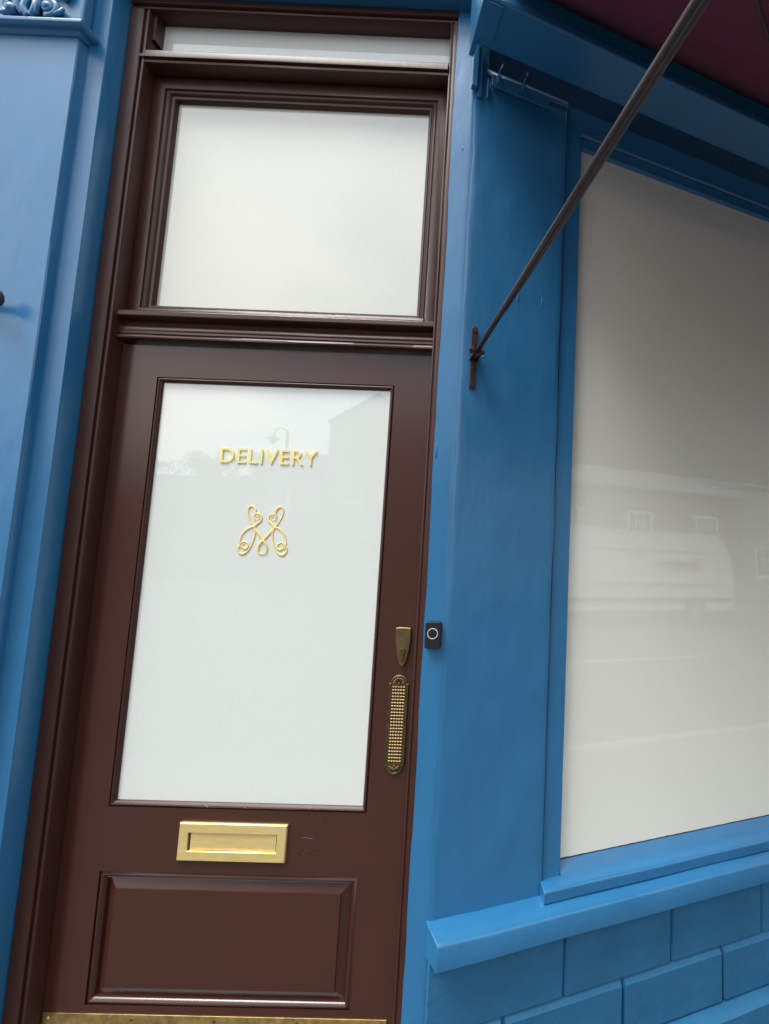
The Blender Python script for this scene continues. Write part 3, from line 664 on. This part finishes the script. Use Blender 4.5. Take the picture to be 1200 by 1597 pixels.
b = MB(fW); b.tube([(.0, 1.322, 2.195), (2.68, 1.322, 2.195)], .016, 16); b.obj('front_bar', 'iron', aw, smooth='auto')
b = MB(fW); vs = []
for i in range(40):
    a = .03+2.62*i/39
    for z in (2.19, 2.11-.015*abs(math.sin(a*8))): vs.append((a, 1.339, z))
b.add(vs, [(2*i, 2*i+1, 2*i+3, 2*i+2) for i in range(39)]); va = b.obj('valance', 'fabric', aw); s_ = va.modifiers.new('thickness', 'SOLIDIFY'); s_.thickness = .0012
def arm(a, main=True):
    # tapering square-section arm with a rolled edge, from the wall pivot out to the front bar
    P = [(a, .045, 2.072), (a+.008, .35, 2.101), (a+.017, .66, 2.131), (a+.027, .95, 2.161), (a+.038, 1.32, 2.196)]
    b = MB(fW); Q = smooth_path(P, 4); m_ = len(Q)
    b.tube(Q, [.0070 for i in range(m_)], 14)
    o_ = b.obj('support_arm', 'iron', aw, smooth=True)
    b = MB(fW); Q2 = [(x+.0052, y, z-.0052) for x, y, z in Q[3:]]; m_ = len(Q2); b.tube(Q2, [min(.0052, .0012+.0052*i/(m_*.35)) for i in range(m_)], 10); b.obj('stiffening_rib', 'iron', o_, smooth=True)
    b = MB(fW); z0, z1 = 1.977, 2.158
    ol = [(a-.0085, z0+.004), (a-.0085, z1-.004), (a-.0045, z1), (a+.0045, z1), (a+.0085, z1-.004), (a+.0085, z0+.004), (a+.0045, z0), (a-.0045, z0)]
    b.poly(ol, -.002, .0075, bev=.0012); br = b.obj('wall_bracket', 'iron_red', aw, bevel=.0008)
    for zz in (z0+.012, z0+.058, z1-.055, z1-.012):
        s1 = MB(fW); s1.tube([(a, .0070, zz), (a, .0100, zz), (a, .0104, zz), (a, .0090, zz)], [.0060, .0054, .0036, .0012], 14); s1.obj('screw', 'iron', br)
    b = MB(fW); b.box(a-.0115, a-.0085, .0, .046, 2.060, 2.084); b.box(a+.0085, a+.0115, .0, .046, 2.060, 2.084); b.tube([(a, .005, 2.068), (a, .030, 2.070)], [.009, .010], 14)
    b.obj('pivot_fork', 'iron', aw, bevel=.001)
    b = MB(fW); b.tube([(a-.0215, .042, 2.073), (a+.0215, .042, 2.073)], .0040, 12)
    for s2 in (-1, 1): b.tube([(a+s2*.0120, .042, 2.073), (a+s2*.0195, .042, 2.073)], .0078, 6)
    b.obj('pivot_bolt', 'iron', aw)
arm(.0365); arm(2.60)
# slim brace running under the canvas
b = MB(fW); b.tube([(.34, .745, 2.595), (.382, .705, 2.622), (.536, .596, 2.704), (.60, .55, 2.74)], .0036, 8); b.obj('brace', 'iron', aw, smooth=True)

# ================================================================== STREET SEEN ONLY AS REFLECTIONS
def house(label, f, a0, a1, b0, b1, he, hr, wallm, windows, ridge='a', door_at=None):
    t = thing('house', label, 'house', tuple(f((a0+a1)/2, b0, 0)), 'houses across the street')
    q = MB(f); q.box(a0, a1, b0, b1, -.12, he)
    if ridge == 'b':
        q.add([(a0, b0, he), (a1, b0, he), ((a0+a1)/2, b0, hr), (a0, b1, he), (a1, b1, he), ((a0+a1)/2, b1, hr)], [(0, 1, 2), (3, 4, 5)])
    q.obj('wall', wallm, t)
    q = MB(f); e = .25
    if ridge == 'b': mid = (a0+a1)/2; q.add([(a0-.1, b0-.1, he-.03), (mid, b0-.1, hr+.04), (a1+.1, b0-.1, he-.03), (a0-.1, b1, he-.03), (mid, b1, hr+.04), (a1+.1, b1, he-.03), (a0-.1, b0-.1, he+.09), (mid, b0-.1, hr+.16), (a1+.1, b0-.1, he+.09), (a0-.1, b1, he+.09), (mid, b1, hr+.16), (a1+.1, b1, he+.09)],
            [(0, 1, 4, 3), (1, 2, 5, 4), (6, 7, 10, 9), (7, 8, 11, 10), (0, 6, 9, 3), (2, 8, 11, 5), (0, 1, 7, 6), (1, 2, 8, 7), (3, 4, 10, 9), (4, 5, 11, 10)])
    else: q.extr([(b0-.2, he+.02), (b0-.2, he+.15), ((b0+b1)/2, hr), (b1+.2, he+.15), (b1+.2, he+.02)], a0-.05, a1+.05)
    ro = q.obj('roof', 'slate', t)
    if ridge == 'a':
        q = MB(f); q.box(a1-.9, a1-.3, (b0+b1)/2-.3, (b0+b1)/2+.3, hr-.5, hr+.9); q.obj('chimney', wallm, ro)
    for (wa, wz, ww, wh, kind) in windows:
        q = MB(f); s_ = -1
        q.ring(wa-ww/2, wa+ww/2, wz, wz+wh, [(0, b0-.001), (0, b0-.05), (.11, b0-.05), (.11, b0-.001)])
        q.box(wa-ww/2-.06, wa+ww/2+.06, b0-.12, b0-.002, wz-.08, wz-.001)
        nb = 4 if kind != 'ring' else 3
        for i in range(1, nb): x = wa-ww/2+.09+(ww-.18)*i/nb; q.box(x-.028, x+.028, b0-.045, b0-.02, wz+.09, wz+wh-.09)
        z_ = wz+.09+(wh-.18)*.5; q.box(wa-ww/2+.09, wa+ww/2-.09, b0-.048, b0-.019, z_-.025, z_+.025)
        if kind == 'ring': q.tube([(wa+.26*math.cos(k*math.pi/12), b0-.05, wz+wh*.42+.26*math.sin(k*math.pi/12)) for k in range(25)], .028, 8)
        wo = q.obj('window', 'white_paint', t)
        q = MB(f); q.box(wa-ww/2+.05, wa+ww/2-.05, b0-.015, b0-.003, wz+.05, wz+wh-.05); q.obj('pane', 'house_glass', wo)
    if door_at is not None:
        q = MB(f); q.box(door_at-.45, door_at+.45, b0-.06, b0-.002, 0, 2.1); q.obj('front_door', 'white_paint', t)
    return t
def fWb(a, b, z): return fW(a, b, z)
wn = []
for i, a in enumerate((4.6, 8.0, 11.4, 14.9)):
    wn.append((a, 2.75, 1.25, 1.02, 'ring' if i == 2 else 'grid')); wn.append((a, .7, 1.25, 1.3, 'grid'))
house('long two storey brick house opposite the window, white barred windows and slate roof', fWb, 3.0, 17.0, 17.0, 25, 4.6, 6.4, 'brick', wn, door_at=6.3)
house('pale rendered house at the right end of the opposite terrace', fWb, 17.4, 26.0, 17.8, 26, 5.4, 7.0, 'render', [(19.2, 1.1, 1.4, 1.5, 'ring'), (22.5, 1.1, 1.4, 1.5, 'grid')])
def fG(a, b, z): return Vector((a, -b, z))
house('tall gabled pale house across from the door', fG, -10.2, -5.9, 22, 30, 7.62, 8.95, 'render', [(-9.0, 3.9, 1.0, 1.3, 'grid'), (-7.2, 3.9, 1.0, 1.3, 'grid'), (-8.1, 1.0, 1.2, 1.4, 'grid')], ridge='b')
house('low brick house beside the tall gabled house', fG, -14.2, -10.3, 23, 30, 6.1, 6.4, 'brick', [(-12.8, 3.6, 1.0, 1.3, 'grid'), (-11.3, 3.6, 1.0, 1.3, 'grid')])
house('brick terrace house right of the tall gable', fG, -5.8, 1.5, 21, 29, 6.6, 8.6, 'brick', [(-4.4, 3.6, 1.0, 1.3, 'grid'), (-2.2, 3.6, 1.0, 1.3, 'grid'), (-.2, 3.6, 1.0, 1.3, 'grid'), (-3.2, .9, 1.2, 1.4, 'grid')], door_at=-.5)
house('far brick house behind the bare trees', fG, -40, -14.5, 33, 42, 6.35, 6.7, 'brick', [(-31, 1, 1.2, 1.4, 'grid'), (-27, 1, 1.2, 1.4, 'grid'), (-23, 1, 1.2, 1.4, 'grid')])

van = thing('delivery_van', 'white panel van with red disc logo parked across the street', 'van', tuple(fW(8, 11.0, -.12)))
b = MB(fW)
side = [(2.9, .28), (2.7, .55), (2.75, .95), (3.4, 1.25), (4.05, 2.05), (4.4, 2.45), (4.8, 2.56), (10.45, 2.56), (10.62, 2.50), (10.92, 1.85), (11.05, 1.10), (11.0, .34), (10.6, .26), (10.3, .26)]
vs = []; mm = len(side)
for bb, sh in ((11.10, .05), (11.0, 0), (13.0, 0), (12.9, .05)):
    pass
L = [(11.0, 0.0), (13.0, 0.0)]
Ls = [(11.09, .09, 1), (11.03, .03, 1), (11.0, .0, 0), (13.0, .0, 0), (12.97, .03, 1), (12.91, .09, 1)]
for bb, sh, _ in Ls:
    for a, z in side:
        tilt = .10*max(0, (z-1.3)/1.3)*(1 if bb < 12 else -1)
        ca_, cz_ = 7.6, 1.4; d = math.hypot(a-ca_, z-cz_)
        vs.append((a-(a-ca_)/d*sh, bb+tilt, z-(z-cz_)/d*sh))
b.add(vs, [(k*mm+i, k*mm+(i+1) % mm, (k+1)*mm+(i+1) % mm, (k+1)*mm+i) for k in range(5) for i in range(mm)] + [tuple(range(mm)), tuple(range(5*mm, 6*mm))])
b.obj('body', 'van_white', van, bevel=.02)
b = MB(fW)
for z in (1.93, .98): b.box(6.2, 10.5, 10.985+(.045 if z > 1.5 else 0), 11.06, z-.012, z+.012)
b.box(2.9, 10.9, 10.985, 11.05, .48, .60); b.obj('side_moulding', 'van_dark', van)
b = MB(fW); b.poly([(3.55, 1.32), (4.1, 2.0), (4.7, 2.05), (4.7, 1.32)], 11.06, 10.985+.0); b.obj('cab_window', 'house_glass', van)
for a in (3.6, 9.6):
    b = MB(fW); b.tube([(a, 10.97, .22), (a, 11.22, .22)], .34, 28); wo = b.obj('wheel', 'van_dark', van, bevel=.02)
    b = MB(fW); b.tube([(a, 10.955, .22), (a, 11.0, .22)], .20, 20); b.obj('rim', 'rim', wo)
b = MB(fW); b.box(11.02, 11.07, 11.1, 11.25, .9, 1.5); b.obj('tail_light', 'lens', van)
b = MB(fW); b.tube([(9.60, 10.972+.02, 1.57), (9.60, 11.06, 1.57)], .165, 32); b.obj('logo_disc', 'logo_red', van)
b = MB(fW); b.tube(smooth_path([(9.47, 10.985, 1.62), (9.56, 10.985, 1.66), (9.62, 10.985, 1.60), (9.60, 10.985, 1.50)], 5), .02, 8); b.obj('logo_swirl', 'white_paint', van)
tm2 = text_mesh('selecta', .3, .012, offs=.004)
place_text('logo_lettering', tm2, fW, 8.28, 9.32, 1.46, 1.72, 11.0, 'logo_grey', van, mirror=True)

lamp = thing('street_lamp', 'dark swan neck street lamp across the street', 'street lamp', (-8.51, -14.98, 0))
b = MB(); x0, y0 = -8.51, -14.98
b.tube([(x0, y0, 0), (x0, y0, 1.0), (x0, y0, 1.05), (x0, y0, 5.2), (x0, y0, 5.5)], [.09, .08, .055, .045, .03], 12); b.obj('post', 'lamp_iron', lamp, smooth='auto')
b = MB(); b.tube(smooth_path([(x0, y0, 4.9), (x0-.02, y0, 5.35), (x0-.18, y0, 5.56), (x0-.38, y0, 5.5), (x0-.45, y0, 5.3)], 6), .02, 8); b.obj('swan_neck', 'lamp_iron', lamp, smooth=True)
b = MB(); b.tube([(x0-.45, y0, 5.33), (x0-.45, y0, 5.25), (x0-.45, y0, 5.2)], [.04, .11, .21], 18); b.tube([(x0-.45, y0, 5.2), (x0-.45, y0, 5.02)], [.12, .06], 14); b.obj('lantern', 'lamp_iron', lamp, smooth='auto')

random.seed(11)
def tree(x, y, h, label):
    t = thing('bare_tree', label, 'tree', (x, y, -.12), 'bare trees across the street')
    tr = MB(); cr = MB()
    tr.tube([(x, y, -.12), (x+.05, y, h*.18), (x, y+.05, h*.34)], [.20, .15, .12], 10)
    def grow(p, d, l, r, dep):
        q = p + d*l; mid = p + d*l*.5 + Vector((random.uniform(-.05, .05), random.uniform(-.05, .05), 0))*l
        cr.tube([p, mid, q], [max(r, .028), max(r*.85, .024), max(r*.65, .018)], 6 if dep < 3 else 4, caps=False)
        if dep >= 6: return
        for i in range(2 if dep else 4):
            nd = (d + Vector((random.uniform(-.75, .75), random.uniform(-.75, .75), random.uniform(-.1, .5)))).normalized()
            grow(q, nd, l*random.uniform(.66, .86), r*.62, dep+1)
    grow(Vector((x, y+.05, h*.34)), Vector((.05, 0, 1)).normalized(), h*.16, .11, 0)
    tr.obj('trunk', 'bark', t, smooth=True); cr.obj('crown', 'bark', t, smooth=True)
for x, y, h, lb in ((-23.6, -27.2, 7.9, 'bare tree second from the left across the street'), (-20.6, -28.6, 8.1, 'broad bare tree in the middle of the row across the street'), (-17.8, -27.0, 7.6, 'slender bare tree near the right of the row across the street'), (-25.5, -28, 8.0, 'leftmost bare tree across the street'), (-22.2, -29, 8.4, 'tallest bare tree across the street'), (-19.2, -27.5, 7.6, 'bare tree with low spread crown across the street'), (-16.4, -28, 7.2, 'bare tree nearest the low brick house')):
    tree(x, y, h, lb)
